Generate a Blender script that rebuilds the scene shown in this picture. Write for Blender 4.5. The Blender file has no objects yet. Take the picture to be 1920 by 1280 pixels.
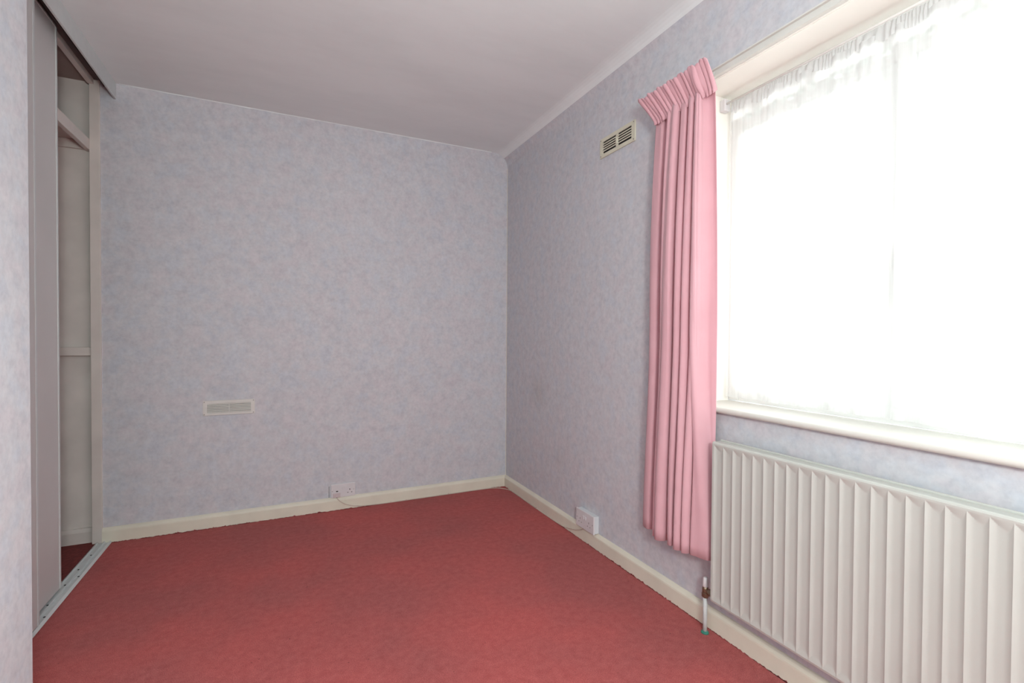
import bpy, bmesh, math, random
from mathutils import Vector, Matrix

C = bpy.context.scene.collection
SC = bpy.context.scene
rnd = random.Random(7)

# ------------------------------------------------------------------ camera
W, D, H = 1.4625, 3.168, 2.40          # window wall x, back wall y, ceiling z
yaw, pit, rol = 0.4438, -0.0151, 0.0063
Fw = Vector((math.sin(yaw)*math.cos(pit), math.cos(yaw)*math.cos(pit), math.sin(pit)))
Rt = Vector((math.cos(yaw), -math.sin(yaw), 0))
Up = Rt.cross(Fw)
R2 = Rt*math.cos(rol) + Up*math.sin(rol)
U2 = -Rt*math.sin(rol) + Up*math.cos(rol)
cam_d = bpy.data.cameras.new('camera')
cam_d.sensor_width = 36
cam_d.lens = 898.785/1920*36
cam_d.clip_start = 0.02
cam = bpy.data.objects.new('camera', cam_d)
C.objects.link(cam)
M = Matrix.Identity(4)
for i in range(3):
    M[i][0], M[i][1], M[i][2] = R2[i], U2[i], -Fw[i]
M[0][3], M[1][3], M[2][3] = 0, 0, 1.1041
cam.matrix_world = M
SC.camera = cam

# ------------------------------------------------------------------ light
SC.view_settings.view_transform = 'Standard'
SC.view_settings.look = 'None'
SC.view_settings.gamma = 1
SC.view_settings.use_curve_mapping = False
SC.view_settings.exposure = 0.0
world = bpy.data.worlds.new('overcast_sky')
SC.world = world
world.use_nodes = True
wb = world.node_tree.nodes['Background']
wb.inputs[0].default_value = (0.91, 0.99, 1.0, 1)
wb.inputs[1].default_value = 2.6

sun_d = bpy.data.lights.new('hazy_sun', 'SUN')
sun_d.energy = 13.5
sun_d.angle = math.radians(40)
sun_d.color = (0.94, 1.0, 0.985)
sun = bpy.data.objects.new('hazy_sun', sun_d)
sun.rotation_euler = Vector((-1, 0.10, -0.30)).to_track_quat('-Z', 'Y').to_euler()
C.objects.link(sun)

# added fill lamp behind the camera, standing in for bounced flash
lamp_d = bpy.data.lights.new('fill_light', 'POINT')
lamp_d.energy = 104
lamp_d.shadow_soft_size = 0.16
lamp_d.color = (0.91, 1.0, 0.965)
lamp = bpy.data.objects.new('fill_light', lamp_d)
lamp.location = (0.10, -0.62, 1.45)
C.objects.link(lamp)

SC.cycles.max_bounces = 10
SC.cycles.diffuse_bounces = 6
SC.cycles.transparent_max_bounces = 12
SC.cycles.sample_clamp_indirect = 6

# ------------------------------------------------------------------ materials
def new_mat(name):
    m = bpy.data.materials.new(name)
    m.use_nodes = True
    nt = m.node_tree
    return m, nt, nt.nodes['Principled BSDF']

def N(nt, t, **kw):
    n = nt.nodes.new(t)
    for k, v in kw.items():
        if k in n.inputs.keys():
            n.inputs[k].default_value = v
        else:
            setattr(n, k, v)
    return n

def coords(nt):
    return N(nt, 'ShaderNodeNewGeometry').outputs['Position']

def noise(nt, vec, scale, detail=3, rough=0.5):
    n = N(nt, 'ShaderNodeTexNoise')
    n.inputs['Scale'].default_value = scale
    n.inputs['Detail'].default_value = detail
    n.inputs['Roughness'].default_value = rough
    nt.links.new(vec, n.inputs['Vector'])
    return n

def ramp(nt, fac, stops):
    r = N(nt, 'ShaderNodeValToRGB')
    el = r.color_ramp.elements
    el[0].position, el[0].color = stops[0][0], (*stops[0][1], 1)
    el[1].position, el[1].color = stops[-1][0], (*stops[-1][1], 1)
    for p, c in stops[1:-1]:
        e = el.new(p)
        e.color = (*c, 1)
    nt.links.new(fac, r.inputs[0])
    return r.outputs[0]

def mixc(nt, mode, fac, a, b):
    m = N(nt, 'ShaderNodeMix', data_type='RGBA', blend_type=mode)
    for sock, v in ((m.inputs[0], fac), (m.inputs[6], a), (m.inputs[7], b)):
        if hasattr(v, 'links'):
            nt.links.new(v, sock)
        elif isinstance(v, (int, float)):
            sock.default_value = v
        else:
            sock.default_value = (*v, 1)
    return m.outputs[2]

def bump(nt, h, bsdf, strength, dist):
    b = N(nt, 'ShaderNodeBump')
    b.inputs['Strength'].default_value = strength
    b.inputs['Distance'].default_value = dist
    nt.links.new(h, b.inputs['Height'])
    nt.links.new(b.outputs[0], bsdf.inputs['Normal'])

def paint(name, col, rough=0.45, var=0.05, scale=6, bmp=0.0, spec=0.4):
    m, nt, b = new_mat(name)
    v = coords(nt)
    n = noise(nt, v, scale, 4)
    lo = tuple(c*(1-var) for c in col)
    hi = tuple(min(1, c*(1+var)) for c in col)
    nt.links.new(ramp(nt, n.outputs[0], [(0.3, lo), (0.7, hi)]), b.inputs['Base Color'])
    b.inputs['Roughness'].default_value = rough
    b.inputs['Specular IOR Level'].default_value = spec
    if bmp:
        bump(nt, noise(nt, v, 90, 3).outputs[0], b, bmp, 0.002)
    return m

def wallpaper():
    m, nt, b = new_mat('mottled_lavender_wallpaper')
    v = coords(nt)
    n1 = noise(nt, v, 26, 4, 0.62)
    n2 = noise(nt, v, 60, 3, 0.6)
    off = N(nt, 'ShaderNodeVectorMath', operation='ADD')
    off.inputs[1].default_value = (5.3, 2.1, 7.7)
    nt.links.new(v, off.inputs[0])
    n3 = noise(nt, off.outputs[0], 13, 3, 0.6)
    base = ramp(nt, n1.outputs[0], [(0.30, (0.500, 0.500, 0.535)), (0.47, (0.550, 0.550, 0.578)), (0.70, (0.598, 0.596, 0.618))])
    hue = ramp(nt, n3.outputs[0], [(0.36, (0.965, 0.992, 1.02)), (0.5, (1.005, 0.998, 0.995)), (0.64, (1.03, 0.985, 0.985))])
    c = mixc(nt, 'MULTIPLY', 1.0, base, hue)
    fl = ramp(nt, n2.outputs[0], [(0.35, (0.945, 0.945, 0.95)), (0.58, (1.02, 1.02, 1.02))])
    c = mixc(nt, 'MULTIPLY', 1.0, c, fl)
    # two faint brownish rub marks low on the window wall
    for pos, rad, amt in (((W, 2.68, 0.74), 0.16, 0.22), ((W, 2.42, 0.36), 0.10, 0.10)):
        sub = N(nt, 'ShaderNodeVectorMath', operation='DISTANCE')
        sub.inputs[1].default_value = pos
        nt.links.new(v, sub.inputs[0])
        mr = N(nt, 'ShaderNodeMapRange', interpolation_type='SMOOTHSTEP')
        mr.inputs['From Min'].default_value = 0.0
        mr.inputs['From Max'].default_value = rad
        mr.inputs['To Min'].default_value = amt
        mr.inputs['To Max'].default_value = 0.0
        nt.links.new(sub.outputs['Value'], mr.inputs['Value'])
        c = mixc(nt, 'MULTIPLY', mr.outputs[0], c, (0.62, 0.55, 0.44))
    nt.links.new(c, b.inputs['Base Color'])
    b.inputs['Roughness'].default_value = 0.7
    b.inputs['Specular IOR Level'].default_value = 0.25
    bump(nt, n2.outputs[0], b, 0.12, 0.0015)
    return m

def carpet():
    m, nt, b = new_mat('dusty_red_carpet')
    v = coords(nt)
    pile = noise(nt, v, 330, 2, 0.7)
    mid = noise(nt, v, 38, 4, 0.65)
    big = noise(nt, v, 1.9, 3, 0.55)
    c = ramp(nt, mid.outputs[0], [(0.30, (0.425, 0.083, 0.080)), (0.70, (0.530, 0.122, 0.118))])
    p = ramp(nt, pile.outputs[0], [(0.30, (0.68, 0.64, 0.64)), (0.68, (1.22, 1.25, 1.25))])
    c = mixc(nt, 'MULTIPLY', 1.0, c, p)
    wear = ramp(nt, big.outputs[0], [(0.38, (0.84, 0.97, 0.98)), (0.64, (1.03, 0.99, 0.98))])
    c = mixc(nt, 'MULTIPLY', 1.0, c, wear)
    specks = noise(nt, v, 95, 2, 0.4)
    s = ramp(nt, specks.outputs[0], [(0.22, (0.45, 0.45, 0.45)), (0.27, (1, 1, 1))])
    c = mixc(nt, 'MULTIPLY', 1.0, c, s)
    nt.links.new(c, b.inputs['Base Color'])
    b.inputs['Roughness'].default_value = 0.95
    b.inputs['Specular IOR Level'].default_value = 0.1
    b.inputs['Sheen Weight'].default_value = 0.08
    b.inputs['Sheen Roughness'].default_value = 0.6
    b.inputs['Sheen Tint'].default_value = (1, 0.72, 0.68, 1)
    bump(nt, pile.outputs[0], b, 0.7, 0.004)
    return m

def ceiling_mat():
    m, nt, b = new_mat('matt_white_ceiling_paint')
    v = coords(nt)
    st = N(nt, 'ShaderNodeMapping')
    st.inputs['Scale'].default_value = (0.8, 2.2, 1)
    st.inputs['Rotation'].default_value = (0, 0, 0.5)
    nt.links.new(v, st.inputs[0])
    n = noise(nt, st.outputs[0], 2.2, 5, 0.6)
    c = ramp(nt, n.outputs[0], [(0.35, (0.755, 0.785, 0.785)), (0.62, (0.80, 0.830, 0.830))])
    nt.links.new(c, b.inputs['Base Color'])
    b.inputs['Roughness'].default_value = 0.8
    b.inputs['Specular IOR Level'].default_value = 0.2
    bump(nt, noise(nt, v, 45, 4).outputs[0], b, 0.12, 0.002)
    return m

def curtain_fabric():
    m, nt, b = new_mat('pink_cotton_curtain')
    v = coords(nt)
    weave = noise(nt, v, 700, 1)
    n = noise(nt, v, 7, 3)
    c = ramp(nt, n.outputs[0], [(0.3, (0.735, 0.425, 0.470)), (0.7, (0.775, 0.460, 0.505))])
    nt.links.new(c, b.inputs['Base Color'])
    b.inputs['Roughness'].default_value = 0.75
    b.inputs['Specular IOR Level'].default_value = 0.2
    b.inputs['Sheen Weight'].default_value = 0.3
    bump(nt, weave.outputs[0], b, 0.15, 0.0008)
    tr = N(nt, 'ShaderNodeBsdfTranslucent')
    nt.links.new(c, tr.inputs[0])
    mx = N(nt, 'ShaderNodeMixShader')
    mx.inputs[0].default_value = 0.22
    nt.links.new(b.outputs[0], mx.inputs[1])
    nt.links.new(tr.outputs[0], mx.inputs[2])
    nt.links.new(mx.outputs[0], nt.nodes['Material Output'].inputs[0])
    return m

def net_fabric(name, open_, alb=0.93, df_=0.35):
    m, nt, b = new_mat(name)
    nt.nodes.remove(b)
    tr = N(nt, 'ShaderNodeBsdfTranslucent')
    tr.inputs[0].default_value = (alb, alb, alb, 1)
    df = N(nt, 'ShaderNodeBsdfDiffuse')
    df.inputs[0].default_value = (0.85, 0.85, 0.85, 1)
    a = N(nt, 'ShaderNodeMixShader')
    a.inputs[0].default_value = df_
    nt.links.new(tr.outputs[0], a.inputs[1])
    nt.links.new(df.outputs[0], a.inputs[2])
    t = N(nt, 'ShaderNodeBsdfTransparent')
    mx = N(nt, 'ShaderNodeMixShader')
    v = coords(nt)
    st = N(nt, 'ShaderNodeMapping')
    st.inputs['Scale'].default_value = (1, 30, 0.6)
    nt.links.new(v, st.inputs[0])
    n = noise(nt, st.outputs[0], 2.0, 3)
    mr = N(nt, 'ShaderNodeMapRange')
    mr.inputs['From Min'].default_value = 0.3
    mr.inputs['From Max'].default_value = 0.7
    mr.inputs['To Min'].default_value = open_ - 0.08
    mr.inputs['To Max'].default_value = open_ + 0.08
    nt.links.new(n.outputs[0], mr.inputs['Value'])
    nt.links.new(mr.outputs[0], mx.inputs[0])
    nt.links.new(a.outputs[0], mx.inputs[1])
    nt.links.new(t.outputs[0], mx.inputs[2])
    nt.links.new(mx.outputs[0], nt.nodes['Material Output'].inputs[0])
    return m

def glass_mat():
    m, nt, b = new_mat('window_glass')
    nt.nodes.remove(b)
    t = N(nt, 'ShaderNodeBsdfTransparent')
    t.inputs[0].default_value = (0.96, 0.97, 0.97, 1)
    g = N(nt, 'ShaderNodeBsdfGlossy')
    g.inputs['Roughness'].default_value = 0.02
    mx = N(nt, 'ShaderNodeMixShader')
    mx.inputs[0].default_value = 0.05
    nt.links.new(t.outputs[0], mx.inputs[1])
    nt.links.new(g.outputs[0], mx.inputs[2])
    nt.links.new(mx.outputs[0], nt.nodes['Material Output'].inputs[0])
    return m

def metal(name, col, rough):
    m = paint(name, col, rough, 0.08, 60)
    m.node_tree.nodes['Principled BSDF'].inputs['Metallic'].default_value = 1
    return m

WALLP = wallpaper()
CARP = carpet()
CEIL = ceiling_mat()
CURT = curtain_fabric()
NET = net_fabric('sheer_white_net', 0.38)
NETH = net_fabric('gathered_white_net', 0.30, 0.62, 0.5)
GLASS = glass_mat()
SKIRT = paint('aged_cream_gloss', (0.70, 0.66, 0.55), 0.35, 0.05, 8)
REVEAL = paint('cream_reveal_paint', (0.86, 0.835, 0.775), 0.5, 0.03, 4)
WHITE = paint('white_gloss', (0.80, 0.79, 0.76), 0.35, 0.02, 8)
FRAME = paint('white_window_frame', (0.80, 0.81, 0.79), 0.35, 0.02, 8)
RAD = paint('off_white_radiator_enamel', (0.485, 0.49, 0.455), 0.38, 0.02, 5)
RADIN = paint('radiator_inner_steel', (0.50, 0.49, 0.46), 0.5, 0.05, 20)
DOORP = paint('greyish_white_door_laminate', (0.60, 0.585, 0.575), 0.5, 0.03, 3)
ALU = metal('satin_aluminium', (0.62, 0.63, 0.63), 0.38)
ALUP = paint('grey_painted_aluminium', (0.60, 0.625, 0.62), 0.4, 0.03, 30)
WOOD = paint('old_cream_wardrobe_paint', (0.63, 0.575, 0.535), 0.5, 0.07, 7)
WOODB = paint('beige_board', (0.64, 0.59, 0.55), 0.6, 0.09, 5)
BROWN = paint('dark_brown_shade', (0.10, 0.065, 0.06), 0.6, 0.1, 10)
PLAST = paint('white_plastic', (0.66, 0.635, 0.645), 0.3, 0.02, 20)
PLASTB = paint('cool_white_plastic', (0.64, 0.66, 0.68), 0.3, 0.02, 20)
PLASTV = paint('aged_white_vent_plastic', (0.66, 0.635, 0.60), 0.35, 0.03, 20)
CREAMV = paint('yellowed_cream_vent', (0.62, 0.595, 0.475), 0.4, 0.03, 20)
PINKP = paint('pinkish_plug_plastic', (0.58, 0.49, 0.50), 0.4, 0.04, 60)
DARK = paint('near_black', (0.012, 0.010, 0.010), 0.8, 0.1, 20)  # painted shade for vent slots and holes, also dark screws
GREYD = paint('grey_recess', (0.22, 0.21, 0.20), 0.7, 0.1, 20)
CABLE = paint('pale_beige_flex', (0.56, 0.46, 0.39), 0.5, 0.03, 40)
BRASS = metal('tarnished_brass', (0.30, 0.24, 0.17), 0.45)
PIPE = paint('painted_copper_pipe', (0.60, 0.64, 0.63), 0.35, 0.12, 45)
GREEN = paint('green_verdigris', (0.04, 0.22, 0.16), 0.6, 0.3, 90)
SCREW = metal('dull_screw_steel', (0.32, 0.30, 0.29), 0.5)

# ------------------------------------------------------------------ helpers
def obj(name, bm, mat, parent=None, label=None, cat=None, group=None, kind=None, smooth=False, mats=None):
    me = bpy.data.meshes.new(name)
    bmesh.ops.recalc_face_normals(bm, faces=bm.faces)
    if smooth:
        for f in bm.faces:
            f.smooth = True
    bm.to_mesh(me)
    bm.free()
    for m in (mats or [mat]):
        me.materials.append(m)
    o = bpy.data.objects.new(name, me)
    C.objects.link(o)
    tag(o, label, cat, group, kind)
    if parent is not None:
        o.parent = parent
        o.matrix_parent_inverse = Matrix.Translation(parent.location).inverted()
    return o

def tag(o, label=None, cat=None, group=None, kind=None):
    for k, v in (('label', label), ('category', cat), ('group', group), ('kind', kind)):
        if v:
            o[k] = v

def empty(name, loc, label, cat, group=None):
    o = bpy.data.objects.new(name, None)
    o.location = loc
    C.objects.link(o)
    tag(o, label, cat, group)
    return o

def box(bm, x0, x1, y0, y1, z0, z1, bev=0.0, seg=2):
    vs = [bm.verts.new((x, y, z)) for x in (x0, x1) for y in (y0, y1) for z in (z0, z1)]
    idx = [(0, 1, 3, 2), (4, 6, 7, 5), (0, 4, 5, 1), (2, 3, 7, 6), (0, 2, 6, 4), (1, 5, 7, 3)]
    fs = [bm.faces.new([vs[i] for i in f]) for f in idx]
    bmesh.ops.recalc_face_normals(bm, faces=fs)
    if bev:
        es = list({e for f in fs for e in f.edges})
        bmesh.ops.bevel(bm, geom=es, offset=bev, segments=seg, affect='EDGES', profile=0.5)
    return bm

def B(*a, bev=0.0, seg=2):
    return box(bmesh.new(), *a, bev=bev, seg=seg)

def extrude_profile(pts, axis, a0, a1):
    """closed profile of 2D points, extruded along axis from a0 to a1"""
    bm = bmesh.new()
    def P(p, a):
        if axis == 'y':
            return (p[0], a, p[1])
        if axis == 'x':
            return (a, p[0], p[1])
        return (p[0], p[1], a)
    r0 = [bm.verts.new(P(p, a0)) for p in pts]
    r1 = [bm.verts.new(P(p, a1)) for p in pts]
    n = len(pts)
    for i in range(n):
        j = (i+1) % n
        bm.faces.new((r0[i], r0[j], r1[j], r1[i]))
    bm.faces.new(r0)
    bm.faces.new(list(reversed(r1)))
    return bm

def tube(pts, r, n=10, bm=None, cap=True):
    bm = bm or bmesh.new()
    pts = [Vector(p) for p in pts]
    rings = []
    prev = None
    for i, p in enumerate(pts):
        t = (pts[min(i+1, len(pts)-1)] - pts[max(i-1, 0)]).normalized()
        if prev is None:
            a = Vector((0, 0, 1)) if abs(t.z) < 0.9 else Vector((1, 0, 0))
            u = t.cross(a).normalized()
        else:
            u = (prev - t*prev.dot(t)).normalized()
        prev = u
        w = t.cross(u)
        rr = r[i] if isinstance(r, (list, tuple)) else r
        rings.append([bm.verts.new(p + (u*math.cos(k*2*math.pi/n) + w*math.sin(k*2*math.pi/n))*rr) for k in range(n)])
    for a, b_ in zip(rings, rings[1:]):
        for k in range(n):
            bm.faces.new((a[k], a[(k+1) % n], b_[(k+1) % n], b_[k]))
    if cap:
        bm.faces.new(list(reversed(rings[0])))
        bm.faces.new(rings[-1])
    return bm

def smooth_path(pts, k=8):
    pts = [Vector(p) for p in pts]
    out = []
    for i in range(len(pts)-1):
        p0, p1, p2, p3 = pts[max(i-1, 0)], pts[i], pts[i+1], pts[min(i+2, len(pts)-1)]
        for j in range(k):
            t = j/k
            out.append(0.5*((2*p1) + (p2-p0)*t + (2*p0-5*p1+4*p2-p3)*t*t + (3*p1-p0-3*p2+p3)*t**3))
    out.append(pts[-1])
    return out

def disc(bm, centre, normal, r, h, n=14):
    c = Vector(centre)
    nn = Vector(normal).normalized()
    tube([c, c+nn*h*0.7, c+nn*h], [r, r, r*0.8], n, bm)
    return bm

# ------------------------------------------------------------------ room shell
Y0 = -1.30                       # wall behind the camera
NX = -0.60                       # face of the near left wall
NY = 1.675                       # its end
WX0 = -1.50                      # far inside of wardrobe
OY0, OY1, OZ0, OZ1 = 0.10, 1.395, 0.818, 2.062     # window opening
RD = 1.645                       # frame face

bm = bmesh.new()
box(bm, WX0-0.1, W+0.3, Y0-0.1, D+0.2, -0.12, 0.0)
obj('floor', bm, CARP, kind='structure')

# ceiling: slab plus upper half of the cove along the window wall
R = 0.10
ang = [math.radians(a) for a in range(0, 91, 9)]
cove = [(W-R+R*math.cos(a), H-R+R*math.sin(a)) for a in ang]
prof = cove[5:] + [(WX0-0.1, H), (WX0-0.1, H+0.12), (W+0.3, H+0.12), (W+0.3, cove[5][1])]
bm = extrude_profile(prof, 'y', Y0-0.1, D+0.05)
obj('ceiling', bm, CEIL, kind='structure')

# window wall with its opening, and the lower, papered half of the cove
bm = bmesh.new()
WT = W+0.28
box(bm, W, WT, Y0-0.1, OY0, 0, H-R)
box(bm, W, WT, OY1, D+0.2, 0, H-R)
box(bm, W, WT, OY0, OY1, 0, OZ0)
box(bm, W, WT, OY0, OY1, OZ1, H-R)
b2 = extrude_profile(cove[:6] + [(WT, cove[5][1]), (WT, H-R)], 'y', Y0-0.1, D+0.2)
tmp = bpy.data.meshes.new('t'); b2.to_mesh(tmp); b2.free(); bm.from_mesh(tmp); bpy.data.meshes.remove(tmp)
obj('wall_right', bm, WALLP, kind='structure')

obj('wall_back', B(-0.857, W+0.02, D, D+0.2, 0, H), WALLP, kind='structure')
obj('wall_left', B(WX0-0.1, NX, Y0-0.1, NY, 0, H, bev=0.004), WALLP, kind='structure')
obj('wall_front', B(NX-0.02, W+0.02, Y0-0.1, Y0, 0, H), WALLP, kind='structure')
obj('baseboard_front', B(NX, W, Y0, Y0+0.018, 0, 0.078, bev=0.003), SKIRT, kind='structure')

# skirting boards (with a rounded, chamfered top)
def skirt_profile(face, sgn, t=0.018, h=0.079):
    return [(face, 0), (face-sgn*t, 0), (face-sgn*t, h-0.020), (face-sgn*t*0.93, h-0.014), (face-sgn*t*0.6, h-0.006), (face-sgn*t*0.25, h-0.001), (face, h)]
bm = extrude_profile(skirt_profile(W, 1), 'y', Y0+0.018, D)
obj('baseboard_right', bm, SKIRT, kind='structure')
bm = extrude_profile([(p[0], p[1]) for p in skirt_profile(D, 1)], 'x', -0.857, W-0.0005)
obj('baseboard_back', bm, SKIRT, kind='structure')

# ragged pile edge where the carpet meets the skirting
def fringe(p0, p1, n):
    bm = bmesh.new()
    for i in range(n):
        t_ = rnd.random()
        q = Vector(p0).lerp(Vector(p1), t_)
        hh = rnd.uniform(0.002, 0.0045) if rnd.random() < 0.93 else rnd.uniform(0.005, 0.009)
        w_ = rnd.uniform(0.004, 0.014)
        d = (Vector(p1)-Vector(p0)).normalized()
        nrm = Vector((-d.y, d.x, 0))
        a_, b_ = q-d*w_, q+d*w_
        c_ = q+Vector((0, 0, hh))+d*rnd.uniform(-w_, w_)*0.6
        e_ = q+nrm*0.004
        v = [bm.verts.new(x_) for x_ in (a_, b_, c_, e_)]
        for f in ((0, 1, 2), (0, 2, 3), (1, 3, 2), (0, 3, 1)):
            bm.faces.new([v[k_] for k_ in f])
    return bm
obj('trim_3', tube([(W-0.0008, D-0.0008, 0.08), (W-0.0008, D-0.0008, H-R)], 0.0022, 6), SKIRT, kind='structure')
fl = bpy.data.objects['floor']
g = obj('carpet_edge_pile', fringe((-0.81, D-0.0185, 0), (W-0.02, D-0.0185, 0), 420), CARP, fl, kind='stuff')
g = obj('carpet_edge_pile', fringe((W-0.0185, D-0.02, 0), (W-0.0185, -0.2, 0), 620), CARP, fl, kind='stuff')
# thin bead of ceiling paint along the top of the back wallpaper
pts = []
x = -0.78
while x < W-0.095:
    pts.append((x, D-0.0005, H-0.0005 + rnd.uniform(-0.0018, 0.0006)))
    x += 0.045
obj('trim_1', tube(pts, 0.0028, 6), CEIL, kind='structure', smooth=True)

# invented paving outside, added to dim the underside of the eaves
obj('ground', B(W+0.28, W+30, -18, 20, -0.35, -0.25), paint('added_grey_paving', (0.38, 0.38, 0.36), 0.8, 0.1, 2), kind='structure')
# invented eaves over the window, added to shade the top of the net
obj('added_eaves', B(W+0.27, W+0.95, Y0-0.1, D+0.2, 2.10, 2.16), FRAME, kind='structure')
# ------------------------------------------------------------------ window
win = empty('window_1', (RD, 0.75, OZ0), None, None)
win['kind'] = 'structure'
# reveal lining: head, two sides (thin painted plaster skins)
t = 0.004
bm = bmesh.new()
box(bm, W-0.0015, RD, OY0, OY1, OZ1-t, OZ1+0.001)
box(bm, W-0.0015, RD, OY1-t, OY1+0.001, OZ0, OZ1-t)
box(bm, W-0.0015, RD, OY0-0.001, OY0+t, OZ0, OZ1-t)
obj('window_reveal', bm, REVEAL, win)
# sill board with a rounded nose
nose = [(W-0.030+0.011*(1-math.cos(a)) - 0.0, 0.8295+0.0105*math.sin(a)) for a in [math.radians(d) for d in range(-90, 91, 15)]]
nose = [(W-0.030+0.0105-0.0105*math.cos(math.radians(d)), 0.8305+0.0105*math.sin(math.radians(d))) for d in range(-90, 91, 15)]
prof = nose + [(RD, 0.841), (RD, 0.820)]
obj('window_sill', extrude_profile(prof, 'y', OY0-0.03, OY1-0.006), paint('cream_sill_gloss', (0.62, 0.60, 0.555), 0.4, 0.03, 8), win, smooth=False)
# outer frame
FX0, FX1 = RD, RD+0.062
zb, zt = 0.842, OZ1-t
obj('frame_side', B(FX0, FX1, OY1-0.052, OY1-t, zb, zt, bev=0.003), FRAME, win)
obj('frame_side', B(FX0, FX1, OY0+t, OY0+0.052, zb, zt, bev=0.003), FRAME, win)
obj('frame_bottom', B(FX0, FX1, OY0+0.052, OY1-0.052, zb, zb+0.05, bev=0.003), FRAME, win)
obj('frame_head', B(FX0, FX1, OY0+0.052, OY1-0.052, 1.990, zt, bev=0.003), FRAME, win)
obj('transom', B(FX0, FX1, OY0+0.052, OY1-0.052, 1.925, 1.955, bev=0.003), FRAME, win)
obj('mullion', B(FX0-0.004, FX1, 0.762, 0.806, zb+0.05, 1.925, bev=0.003), FRAME, win)
# slotted ventilator row between transom and head
yy = OY0+0.052
dv = bmesh.new()
k = 0
while yy < OY1-0.06:
    wdt = 0.010 if k % 4 else 0.034
    box(dv, FX0+0.004, FX1-0.01, yy, min(yy+wdt, OY1-0.052), 1.955, 1.990)
    yy += wdt + (0.030 if k % 3 else 0.052)
    k += 1
obj('ventilator', dv, FRAME, win)
# opening casement inside the far light, and both panes
def casement(y0, y1):
    z0, z1 = zb+0.05, 1.925
    bm = bmesh.new()
    w_ = 0.034
    box(bm, FX0+0.010, FX1-0.006, y0, y0+w_, z0, z1, bev=0.002)
    box(bm, FX0+0.010, FX1-0.006, y1-w_, y1, z0, z1, bev=0.002)
    box(bm, FX0+0.010, FX1-0.006, y0+w_, y1-w_, z0, z0+w_, bev=0.002)
    box(bm, FX0+0.010, FX1-0.006, y0+w_, y1-w_, z1-w_, z1, bev=0.002)
    c = obj('casement', bm, FRAME, win)
    g = B(FX0+0.030, FX0+0.034, y0+w_, y1-w_, z0+w_, z1-w_)
    obj('glass_pane', g, GLASS, c)
    bm = bmesh.new()
    ym = y0+0.018
    box(bm, FX0+0.001, FX0+0.010, ym-0.010, ym+0.010, 1.30, 1.36, bev=0.002)
    box(bm, FX0-0.010, FX0+0.001, ym-0.007, ym+0.007, 1.20, 1.35, bev=0.003)
    obj('window_handle', bm, WHITE, c)
casement(0.807, OY1-0.053)
casement(OY0+0.053, 0.761)

# ------------------------------------------------------------------ curtain rail on the wall over the window
RAILP = paint('ivory_plastic_track', (0.64, 0.63, 0.59), 0.4, 0.02, 10)
rail = empty('curtain_rail', (W, 0.7, 2.06), 'white curtain rail fixed to wall along the window head', 'curtain rail')
xr = W-0.020
prof = [(W-0.004, 2.064), (xr, 2.064), (xr, 2.070), (xr+0.006, 2.073), (xr+0.006, 2.088), (xr-0.001, 2.090), (xr-0.001, 2.095), (xr+0.004, 2.0975), (W-0.004, 2.0975)]
obj('track', extrude_profile(prof, 'y', 0.02, 1.62), RAILP, rail)
obj('backing_batten', B(W-0.004, W, 0.0, 1.63, 2.060, 2.104, bev=0.001), REVEAL, rail)

# ------------------------------------------------------------------ pink curtain
cur = empty('curtain', (1.39, 1.43, 0.285), 'pink pleated curtain hanging at left edge of the window', 'curtain')
# fold lines: (y, x) control points at hem, mid height and top (same count each)
hem = [(1.612, 1.398), (1.590, 1.388), (1.566, 1.392), (1.560, 1.425), (1.540, 1.440), (1.524, 1.400), (1.512, 1.362), (1.498, 1.361),
       (1.484, 1.350), (1.466, 1.346), (1.452, 1.362), (1.458, 1.425), (1.446, 1.440), (1.434, 1.372), (1.421, 1.354), (1.404, 1.362), (1.407, 1.395),
       (1.396, 1.388), (1.383, 1.350), (1.364, 1.360), (1.366, 1.402), (1.356, 1.395), (1.347, 1.356), (1.328, 1.366), (1.334, 1.410), (1.322, 1.405), (1.322, 1.372),
       (1.300, 1.376), (1.278, 1.386), (1.258, 1.394), (1.250, 1.412), (1.254, 1.424), (1.262, 1.428)]
n_c = len(hem)
def lerp(a, b, t): return a + (b-a)*t
mid, top = [], []
for i, (y, x) in enumerate(hem):
    u = i/(n_c-1)
    # mid height: soft deeper folds slightly narrower spread
    ym = lerp(1.592, 1.236, (1.612-y)/(1.612-1.250)) if y <= 1.612 else y
    xm = 1.395 + (x-1.388)*0.95
    mid.append((ym, xm))
    yt = lerp(1.558, 1.246, (1.612-y)/(1.612-1.250))
    xt = 1.398 + (x-1.388)*0.42 - (0.012 if 1.28 < y < 1.33 else 0)
    top.append((yt, xt))
tail = [(1.328, 1.368), (1.315, 1.367), (1.306, 1.390), (1.297, 1.420), (1.280, 1.427), (1.263, 1.428)]
mid[-6:] = tail
top[-6:] = [(y+0.004, x*0.5+0.5*1.398) for y, x in tail]
def ring(u):            # u 0 at hem .. 1 at tape
    out = []
    for a, b_, c in zip(hem, mid, top):
        if u < 0.5:
            t_ = u/0.5
            t_ = t_*t_*(3-2*t_)
            out.append((lerp(a[0], b_[0], t_), lerp(a[1], b_[1], t_)))
        else:
            t_ = (u-0.5)/0.5
            t_ = t_*t_
            out.append((lerp(b_[0], c[0], t_), lerp(b_[1], c[1], t_)))
    return out
ZH, ZT = 0.285, 2.022
bm = bmesh.new()
rows = []
nz = 44
for j in range(nz+1):
    u = j/nz
    z = lerp(ZH, ZT, u)
    path = smooth_path([(x + 0.003*math.sin(i*1.9 + z*3.1), y + 0.003*math.sin(z*4.3 + i*0.8)*(1-u), z) for i, (y, x) in enumerate(ring(u))], 5)
    rows.append([bm.verts.new(p) for p in path])
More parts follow.
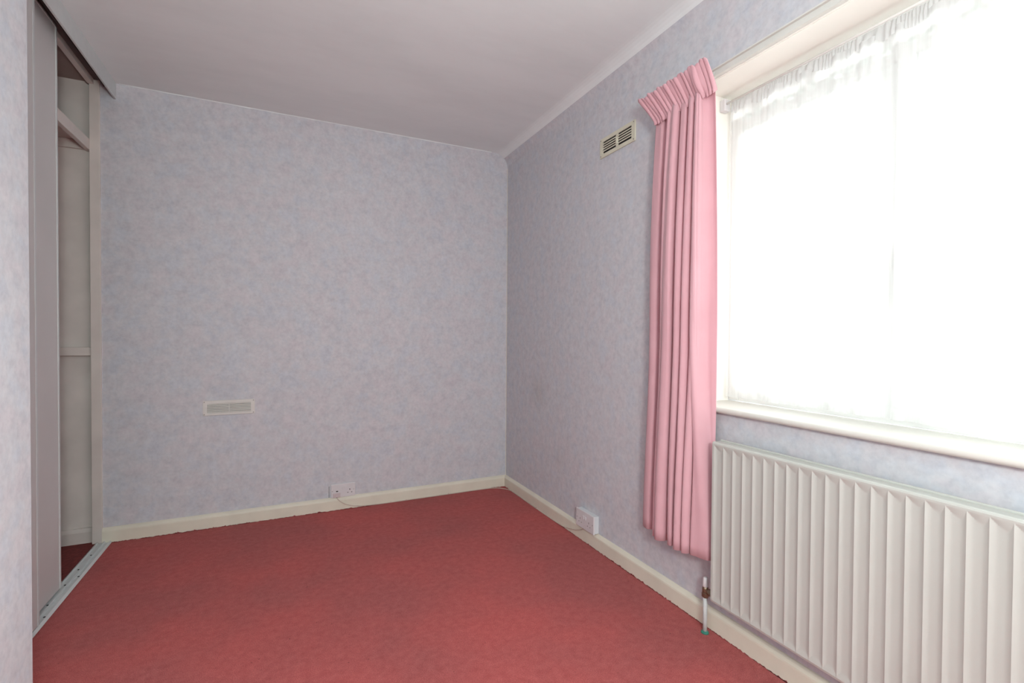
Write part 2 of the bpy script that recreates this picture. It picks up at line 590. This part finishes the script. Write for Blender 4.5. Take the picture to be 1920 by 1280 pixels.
for a, b_ in zip(rows, rows[1:]):
    for k in range(len(a)-1):
        bm.faces.new((a[k], a[k+1], b_[k+1], b_[k]))
drop = obj('drop', bm, CURT, cur, smooth=True)
s = drop.modifiers.new('thickness', 'SOLIDIFY'); s.thickness = 0.0022; s.offset = 0
# hem and side seam stitching line
bm = bmesh.new()
# pencil-pleated heading: narrow pleats leaning into the room
rows = []
npl = 20
M_ = npl*10
for j in range(13):
    u = j/12
    z = lerp(1.981, 2.078, u)
    row = []
    for k in range(M_+1):
        s_ = k/M_
        ph = s_*npl
        fr = ph - math.floor(ph)
        ridge = math.sin(math.pi*fr)**0.7
        irr = 0.75 + 0.35*math.sin(math.floor(ph)*2.4+1)
        yb = lerp(1.558, 1.246, s_)
        yt = lerp(1.600, 1.240, s_)
        y = lerp(yb, yt, u)
        big = math.exp(-((s_-0.80)/0.055)**2)
        dep = lerp(0.012, 0.007, u)*irr*ridge*(1-0.6*big) + 0.022*big*(math.sin(math.pi*min(1, u*1.05)**0.8)*0.8+0.25)
        x = 1.398 - dep - lerp(0.0, 0.058, u**1.2)
        zz = z + 0.004*math.sin(ph*2.1)*u + 0.004*ridge*u - (0.010*ridge if j == 0 else 0)
        row.append(bm.verts.new((x, y, zz)))
    rows.append(row)
for a, b_ in zip(rows, rows[1:]):
    for k in range(len(a)-1):
        bm.faces.new((a[k], a[k+1], b_[k+1], b_[k]))
head = obj('pleated_heading', bm, CURT, cur, smooth=True)
s = head.modifiers.new('thickness', 'SOLIDIFY'); s.thickness = 0.0035; s.offset = 0
# hooks joining heading and track
hk = tube([(1.398, 1.30, 2.03), (1.415, 1.30, 2.055), (1.432, 1.30, 2.066), (xr+0.001, 1.30, 2.078)], 0.0022, 6)
h0 = obj('curtain_hook', hk, WHITE, cur, smooth=True)
for dy in (0.05, 0.10, 0.16, 0.21, 0.26):
    h = h0.copy(); C.objects.link(h); h.parent = cur
    h.matrix_parent_inverse = Matrix.Translation((-1.39, -1.43+dy, -0.285))

# ------------------------------------------------------------------ net curtain
net = empty('net_curtain', (1.60, 0.75, 0.86), 'sheer white net curtain covering the whole window', 'net curtain')
NY0, NY1 = 0.112, 1.356
def net_x(s_, z):
    g = max(0.0, min(1.0, (z-1.70)/0.30))
    w1 = math.sin(s_*64+1.2*math.sin(s_*9))*0.0062
    w2 = math.sin(s_*27+2+0.4*math.sin(z*2))*0.008
    w3 = math.sin(s_*151+3*math.sin(s_*17))*0.0032*(0.35+0.65*g)
    return 1.598 + w1 + w2*(1-0.6*g) + w3
bm = bmesh.new()
rows = []
NK = 620
for z in [0.862, 1.0, 1.2, 1.4, 1.6, 1.75, 1.85, 1.92, 1.97, 2.003]:
    rows.append([bm.verts.new((net_x(k/NK*1.25, z), lerp(NY0, NY1, k/NK), z)) for k in range(NK+1)])
for a, b_ in zip(rows, rows[1:]):
    for k in range(NK):
        bm.faces.new((a[k], a[k+1], b_[k+1], b_[k]))
obj('net_drop', bm, NET, net, smooth=True)
bm = bmesh.new()
rows = []
NK = 900
for j, z in enumerate([1.988, 1.996, 2.004, 2.012, 2.019, 2.025]):
    row = []
    for k in range(NK+1):
        s_ = k/NK
        x = 1.5985 + 0.0026*math.sin(s_*560+9*math.sin(s_*37)+0.3*j) + 0.002*math.sin(s_*211+j)
        row.append(bm.verts.new((x, lerp(NY0, NY1, s_), z - (0.007+0.007*math.sin(s_*90+6*math.sin(s_*31)) if j == 0 else 0))))
    rows.append(row)
for a, b_ in zip(rows, rows[1:]):
    for k in range(NK):
        bm.faces.new((a[k], a[k+1], b_[k+1], b_[k]))
obj('gathered_heading', bm, NETH, net, smooth=True)
rod = empty('net_rod', (1.603, 0.75, 2.03), 'thin white rod carrying the net curtain under the window soffit', 'curtain rod')
obj('rod_bar', tube([(1.586, OY0+0.008, 2.030), (1.586, OY1-0.012, 2.022)], 0.0042, 10), WHITE, rod, smooth=True)
obj('end_socket', B(1.574, 1.606, OY1-0.030, OY1-0.0045, 1.995, 2.042, bev=0.004), PLAST, rod)

# ------------------------------------------------------------------ radiator
rad = empty('radiator', (1.40, 0.76, 0.152), 'white fluted panel radiator on wall below the window', 'radiator')
RY0, RY1, RZ0, RZ1, RXF = 0.262, 1.226, 0.155, 0.728, 1.372
P = 0.03855
bm = bmesh.new()
zlist = [RZ0, RZ0+0.003, RZ0+0.010, RZ0+0.018, RZ0+0.024, RZ0+0.030, RZ0+0.038, RZ0+0.046, 0.35, 0.52, 0.65, RZ1-0.050, RZ1-0.044, RZ1-0.040, RZ1-0.036, RZ1-0.033, RZ1-0.030, RZ1-0.027, RZ1-0.024, RZ1-0.021, RZ1-0.018, RZ1-0.015, RZ1-0.012, RZ1-0.010, RZ1-0.006, RZ1-0.002, RZ1]
SUB = [0.0, 0.05, 0.10, 0.16, 0.22, 0.30, 0.40, 0.50, 0.60, 0.68, 0.74, 0.80, 0.86, 0.92, 0.96]
ys = []
first = RY1-0.009
k = 0
while first - k*P > RY0+P+0.002:
    for s_ in SUB:
        ys.append((first-k*P-s_*P, s_))
    k += 1
yl = first-k*P
ys = [(RY1, None), (RY1-0.001, None), (RY1-0.004, None)] + ys + [(yl, 0.0), (RY0+0.001, None), (RY0, None)]
def sm(t_):
    t_ = max(0.0, min(1.0, t_))
    return t_*t_*(3-2*t_)
def channel(s_):
    # narrow raised rib, then a wide shallow channel back to the next rib
    if s_ < 0.34:
        return math.sin(math.pi/2*s_/0.34)
    if s_ < 0.62:
        return 1.0
    return math.sin(math.pi/2*(1.0-s_)/0.38)**0.9
FD = 0.0040
def flute_depth(z, s_):
    a_ = FD*channel(s_)
    b_ = max(0.0, (RZ1-0.011-z))*FD/(0.006+0.024*s_)
    c_ = max(0.0, (z-RZ0-0.012))*FD/0.016
    return min(a_, b_, c_)
rows = []
for z in zlist:
    row = []
    for y, s_ in ys:
        edge = 0.0
        if z <= RZ0+0.0001 or z >= RZ1-0.0001:
            edge = 0.006
        elif z <= RZ0+0.0035 or z >= RZ1-0.0025:
            edge = 0.002
        if y in (RY0, RY1):
            edge = 0.006
        depth = flute_depth(z, s_) if s_ is not None else 0.0
        row.append(bm.verts.new((RXF + depth + edge, y, z)))
    rows.append(row)
for a, b_ in zip(rows, rows[1:]):
    for k in range(len(a)-1):
        bm.faces.new((a[k], a[k+1], b_[k+1], b_[k]))
# return lips
for row in (rows[0], rows[-1]):
    lip = [bm.verts.new((RXF+0.020, v.co.y, v.co.z)) for v in row]
    for k in range(len(row)-1):
        bm.faces.new((row[k], row[k+1], lip[k+1], lip[k]))
front = obj('front_panel', bm, RAD, rad, smooth=True)
for p in front.data.polygons:
    p.use_smooth = True
front.data.set_sharp_from_angle(angle=math.radians(11)) if hasattr(front.data, 'set_sharp_from_angle') else None
obj('back_panel', B(1.408, 1.420, RY0+0.004, RY1-0.004, RZ0+0.004, RZ1-0.004, bev=0.003), RAD, rad)
obj('side_panel', B(RXF+0.004, 1.418, RY1-0.004, RY1+0.002, RZ0+0.006, RZ1-0.004, bev=0.002), RAD, rad)
obj('side_panel', B(RXF+0.004, 1.418, RY0-0.002, RY0+0.004, RZ0+0.006, RZ1-0.004, bev=0.002), RAD, rad)
bm = bmesh.new()
box(bm, RXF+0.004, 1.420, RY0, RY1, RZ1-0.0045, RZ1-0.001, bev=0.001)
box(bm, 1.4135, 1.4200, RY0, RY1, RZ1-0.002, RZ1+0.004, bev=0.0015)
obj('top_cover', bm, RAD, rad)
bm = bmesh.new()
yy = RY0+0.02
while yy < RY1-0.02:
    box(bm, RXF+0.012, 1.406, yy, yy+0.0015, RZ0+0.012, RZ1-0.03)
    yy += 0.014
fin = obj('convector_fins', bm, RADIN, rad)
fin['kind'] = 'stuff'
for y in (1.08, 0.42):
    for z in (0.20, 0.60):
        obj('wall_bracket', B(1.4195, W-0.0005, y-0.016, y+0.016, z, z+0.055, bev=0.002), WHITE, rad)

# valve and pipe at the left end of the radiator
vx, vy = 1.412, 1.284
valve = empty('radiator_valve', (vx, vy, 0), 'radiator valve with white cap on thin pipe rising from carpet', 'valve')
obj('pipe', tube([(vx, vy, 0.0), (vx, vy, 0.075), (vx, vy, 0.150)], 0.0078, 14), PIPE, valve, smooth=True, label='pale painted pipe')
obj('pipe_collar', tube([(vx, vy, 0.0), (vx, vy, 0.004), (vx, vy, 0.008)], [0.0145, 0.0135, 0.0095], 14), GREEN, valve, smooth=True, label='green stained pipe foot')
bm = tube([(vx, vy, 0.133), (vx, vy, 0.137), (vx, vy, 0.150), (vx, vy, 0.152)], [0.0105, 0.0135, 0.0135, 0.011], 6)
obj('valve_nut', bm, BRASS, valve, label='dark brass nut')
bm = tube([(vx, vy, 0.150), (vx, vy, 0.156), (vx, vy, 0.168), (vx, vy, 0.174)], [0.0095, 0.0115, 0.0110, 0.0085], 14)
tube([(vx, vy, 0.162), (vx-0.001, vy-0.028, 0.162), (vx-0.004, vy-0.056, 0.162)], [0.0085, 0.0085, 0.0085], 12, bm)
tube([(vx-0.0015, vy-0.022, 0.162), (vx-0.003, vy-0.036, 0.162)], [0.0135, 0.0135], 6, bm)
obj('valve_body', bm, BRASS, valve)
obj('valve_cap', tube([(vx, vy, 0.172), (vx, vy, 0.176), (vx, vy, 0.200), (vx, vy, 0.206), (vx, vy, 0.209)], [0.0088, 0.0100, 0.0096, 0.0078, 0.003], 16), PLAST, valve, smooth=True, label='white plastic cap')

# ------------------------------------------------------------------ vents
def screw(parent, c, n, r=0.0028):
    bm = bmesh.new()
    disc(bm, c, n, r, 0.0016, 10)
    return obj('screw', bm, SCREW, parent)

vb = empty('wall_vent', (-0.283, D, 0.676), 'low white louvred vent on the back wall', 'vent')
bm = bmesh.new()
x0, x1, z0, z1 = -0.412, -0.155, 0.635, 0.719
ix0, ix1, iz0, iz1 = x0+0.020, x1-0.020, z0+0.0135, z1-0.0175
box(bm, x0, x1, D-0.006, D, z1-0.0175, z1, bev=0.0015)
box(bm, x0, x1, D-0.006, D, z0, z0+0.0135, bev=0.0015)
box(bm, x0, ix0, D-0.006, D, iz0-0.002, iz1+0.002)
box(bm, ix1, x1, D-0.006, D, iz0-0.002, iz1+0.002)
obj('vent_frame', bm, PLASTV, vb)
obj('vent_back', B(ix0-0.002, ix1+0.002, D-0.0015, D-0.0002, iz0-0.002, iz1+0.002), GREYD, vb)
nsl = 6
for i in range(nsl):
    zc = lerp(iz0+0.0035, iz1-0.0035, i/(nsl-1))
    pr = [(D-0.0015, zc+0.0044), (D-0.0065, zc+0.0010), (D-0.0065, zc-0.0022), (D-0.0050, zc-0.0026), (D-0.0015, zc+0.0010)]
    obj('slat', extrude_profile(pr, 'x', ix0-0.001, ix1+0.001), PLASTV, vb)
obj('slider', B(-0.286, -0.282, D-0.0060, D-0.003, iz0, iz1, bev=0.001), PLASTV, vb)
for a in (x0+0.007, x1-0.007):
    for b_ in (z0+0.007, z1-0.007):
        screw(vb, (a, D-0.0062, b_), (0, -1, 0))

vr = empty('wall_vent', (W, 1.895, 2.047), 'cream slotted vent high on window wall beside pink curtain', 'vent')
y0, y1, z0, z1 = 1.762, 2.031, 1.999, 2.096
iy0, iym0, iym1, iy1 = y0+0.024, 1.887, 1.901, y1-0.024
bm = bmesh.new()
T = 0.007
box(bm, W-T, W, y0, y1, z1-0.019, z1, bev=0.0015)
box(bm, W-T, W, y0, y1, z0, z0+0.019, bev=0.0015)
box(bm, W-T, W, y0, iy0, z0+0.018, z1-0.018)
box(bm, W-T, W, iy1, y1, z0+0.018, z1-0.018)
box(bm, W-T, W, iym0, iym1, z0+0.018, z1-0.018)
obj('vent_frame', bm, CREAMV, vr)
obj('vent_back', B(W-0.002, W-0.0002, iy0-0.002, iy1+0.002, z0+0.017, z1-0.017), DARK, vr, label='black plate painting the shade behind the slots')  # near-black plate stands in for the unlit space behind the slots
zi0, zi1 = z0+0.019, z1-0.019
pitch = (zi1-zi0)/5
for c0, c1 in ((iy0, iym0), (iym1, iy1)):
    for i in range(1, 5):
        zc = zi0 + i*pitch
        obj('slat', B(W-T, W-T+0.0022, c0, c1, zc-0.0026, zc+0.0026), CREAMV, vr)
obj('slider_knob', B(W-T-0.004, W-T+0.001, 1.888, 1.900, 2.030, 2.062, bev=0.002), CREAMV, vr)
for a in (y0+0.008, y1-0.008):
    for b_ in (z0+0.009, z1-0.009):
        screw(vr, (W-T-0.0002, a, b_), (-1, 0, 0))

# ------------------------------------------------------------------ sockets
sb = empty('wall_socket', (0.335, D, 0.117), 'flat white double socket on back wall with grey flex', 'socket')
obj('face_plate', B(0.262, 0.408, D-0.009, D, 0.076, 0.160, bev=0.003), PLAST, sb)
def socket_face(parent, org, ux, uz, nrm, cx, cz, mat=DARK):
    """three pin holes and a rocker, on plane org + ux*a + uz*b"""
    def bx(a0, a1, b0, b1, d0, d1):
        bm = bmesh.new()
        pts = []
        for a in (a0, a1):
            for b_ in (b0, b1):
                for d in (d0, d1):
                    pts.append(bm.verts.new(Vector(org)+Vector(ux)*a+Vector(uz)*b_+Vector(nrm)*d))
        for f in [(0, 1, 3, 2), (4, 6, 7, 5), (0, 4, 5, 1), (2, 3, 7, 6), (0, 2, 6, 4), (1, 5, 7, 3)]:
            bm.faces.new([pts[i] for i in f])
        return bm
    for a0, a1, b0, b1 in ((cx-0.0022, cx+0.0022, cz+0.004, cz+0.0125), (cx-0.0145, cx-0.0085, cz-0.0125, cz-0.0085), (cx+0.0085, cx+0.0145, cz-0.0125, cz-0.0085)):
        obj('pin_hole', bx(a0, a1, b0, b1, -0.001, 0.0003), mat, parent)
    return bx
o_b = (0, D-0.009, 0)
bx = socket_face(sb, o_b, (1, 0, 0), (0, 0, 1), (0, -1, 0), 0.374, 0.112)
obj('rocker_switch', bx(0.328, 0.338, 0.126, 0.142, -0.001, 0.0035), PLAST, sb)
obj('rocker_switch', bx(0.342, 0.352, 0.126, 0.142, -0.001, 0.0035), PLAST, sb)
obj('neon_slot', bx(0.292, 0.304, 0.1125, 0.1185, -0.001, 0.0004), DARK, sb, label='black slot in left gang')
for a in (0.270, 0.398):
    screw(sb, (a, D-0.0088, 0.118), (0, -1, 0), 0.0024)
obj('wallpaper_cut', B(0.250, 0.2535, D-0.003, D, 0.080, 0.150), GREYD, sb)  # thin grey strip drawn for a cut in the wallpaper
pl = empty('flex_connector', (0.294, D-0.010, 0.090), 'small pinkish flex plug at left of back wall socket', 'plug')
obj('plug_body', B(0.274, 0.318, D-0.0145, D-0.0088, 0.0775, 0.106, bev=0.0018), PINKP, pl)
obj('flex_grip', tube([(0.297, D-0.012, 0.0745), (0.297, D-0.012, 0.080)], 0.0040, 8), GREYD, pl, label='dark cord grip')

sr = empty('wall_socket', (W, 2.10, 0.125), 'boxed white double socket on window wall above skirting', 'socket')
obj('surface_box', B(W-0.026, W, 2.020, 2.179, 0.080, 0.170, bev=0.003), PLASTB, sr)
obj('face_plate', B(W-0.035, W-0.0255, 2.018, 2.181, 0.078, 0.172, bev=0.003), PLAST, sr)
o_r = (W-0.035, 2.181, 0)
for cx in (0.040, 0.120):
    bx = socket_face(sr, o_r, (0, -1, 0), (0, 0, 1), (-1, 0, 0), cx, 0.117, GREYD)
obj('rocker_switch', bx(0.068, 0.078, 0.132, 0.148, -0.001, 0.0035), PLAST, sr)
obj('rocker_switch', bx(0.084, 0.094, 0.132, 0.148, -0.001, 0.0035), PLAST, sr)
for a in (2.171, 2.028):
    screw(sr, (W-0.0348, a, 0.125), (-1, 0, 0), 0.0024)

# thin flex running from one socket to the other round the corner
yb = D-0.018-0.0032
xw = W-0.018-0.0032
pts = [(0.297, D-0.013, 0.078), (0.303, D-0.020, 0.068), (0.325, yb-0.003, 0.048), (0.352, yb-0.002, 0.031), (0.390, yb, 0.017), (0.440, yb, 0.0085), (0.500, yb, 0.0050), (0.58, yb, 0.0030),
       (0.80, yb, 0.0030), (1.05, yb, 0.003), (1.25, yb-0.001, 0.0035), (1.34, yb-0.010, 0.0045), (1.395, yb-0.040, 0.0050), (xw-0.006, yb-0.10, 0.005), (xw, yb-0.18, 0.0040), (xw, 2.75, 0.003), (xw, 2.50, 0.003), (xw, 2.36, 0.006),
       (xw, 2.30, 0.014), (xw, 2.25, 0.025), (xw-0.001, 2.20, 0.038), (xw-0.001, 2.155, 0.055), (xw-0.002, 2.128, 0.070), (W-0.028, 2.120, 0.079)]
flex = obj('power_flex', tube(smooth_path(pts, 8), 0.0026, 8), CABLE, None, 'thin beige flex lying along skirting between the two sockets', 'cable', smooth=True)

# ------------------------------------------------------------------ wardrobe
wr = empty('wardrobe', (-0.87, 2.4, 0), 'built-in wardrobe with sliding door left of back wall', 'wardrobe')
YI = 3.205
obj('back_board', B(WX0, -0.911, YI, YI+0.02, 0, H), WOODB, wr)
obj('gap_shade_board', B(WX0, -0.86, YI+0.021, YI+0.1, 0, H), BROWN, wr)  # dark sheet behind the gap paints the shadow line beside the post
obj('side_board', B(WX0-0.05, WX0, NY, YI, 0, H), WOODB, wr)
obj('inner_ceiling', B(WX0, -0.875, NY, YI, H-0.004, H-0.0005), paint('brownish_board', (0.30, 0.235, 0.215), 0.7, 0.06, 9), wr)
obj('post', B(-0.900, -0.857, D-0.010, YI+0.02, 0.0, H-0.005, bev=0.002), WOOD, wr)
obj('wall_batten', B(WX0, -0.901, YI-0.034, YI, 0.980, 1.024, bev=0.002), WOOD, wr)
bm = extrude_profile([(YI, 0), (YI-0.018, 0), (YI-0.018, 0.060), (YI-0.010, 0.078), (YI, 0.082)], 'x', WX0, -0.901)
obj('inner_skirting', bm, WOOD, wr)
obj('shelf', B(WX0, -0.915, NY+0.01, YI-0.001, 2.087, 2.101, bev=0.001), WOODB, wr)
obj('shelf_rail', B(-0.922, -0.900, NY+0.01, YI-0.001, 2.035, 2.090, bev=0.002), WOOD, wr)
obj('shelf_cleat', B(WX0, -0.923, YI-0.020, YI-0.0005, 2.042, 2.0865, bev=0.002), WOOD, wr)
obj('head_rail', B(-0.905, -0.880, NY+0.01, D-0.012, H-0.030, H-0.001, bev=0.001), WOODB, wr)
obj('fascia', B(-0.800, -0.791, NY-0.2, D-0.0005, 2.317, H, bev=0.001), ALUP, wr, label='grey fascia strip hiding the top track')
bm = bmesh.new()
box(bm, -0.879, -0.801, NY-0.0, D-0.001, H-0.006, H-0.0005)
box(bm, -0.842, -0.839, NY, D-0.001, H-0.030, H-0.005)
obj('top_track', bm, BROWN, wr)  # dark brown paints in the shade of the gap above the doors
# sliding doors (panel with aluminium edge profiles)
def door(xc, y0, y1, z0, z1, lab):
    d = obj('sliding_door', B(xc-0.009, xc+0.009, y0, y1-0.012, z0, z1, bev=0.001), DOORP, wr, label=lab)
    obj('edge_profile', B(xc-0.0115, xc+0.0115, y1-0.013, y1, z0, z1, bev=0.0015), ALUP, d)
    return d
d1 = door(-0.868, NY+0.02, 2.648, 0.016, 2.377, 'sliding door in the rear groove')
obj('edge_profile', B(-0.8795, -0.8565, NY+0.02, 2.648, 2.369, 2.378, bev=0.001), ALUP, d1)
d2 = door(-0.832, NY+0.01, 2.345, 0.016, 2.377, 'sliding door in the front groove')
# bottom track with two grooves and screws
ty0, ty1 = NY-0.0, D-0.020
zt_ = 0.014
pr = [(-0.884, 0.0), (-0.820, 0.0), (-0.815, 0.004), (-0.820, 0.010), (-0.823, zt_), (-0.826, 0.005), (-0.842, 0.005), (-0.8435, zt_), (-0.8485, zt_), (-0.850, 0.005), (-0.872, 0.005), (-0.8735, zt_), (-0.880, 0.010)]
obj('wardrobe_carpet', B(WX0, -0.885, NY, YI-0.001, 0.0, 0.003), paint('shaded_dark_red_carpet', (0.16, 0.028, 0.026), 0.95, 0.25, 60), wr, label='carpet inside the wardrobe with its shade painted in')  # darker red paints the shade on the wardrobe floor
obj('bottom_track', extrude_profile(pr, 'y', ty0, ty1), ALUP, wr, label='silver floor track')
for y, x_ in ((3.00, -0.858), (2.84, -0.858), (2.76, -0.834), (2.69, -0.858), (2.52, -0.858), (2.42, -0.834)):
    bm = bmesh.new()
    disc(bm, (x_, y, 0.0048), (0, 0, 1), 0.0042, 0.0016, 10)
    obj('screw', bm, DARK, wr)
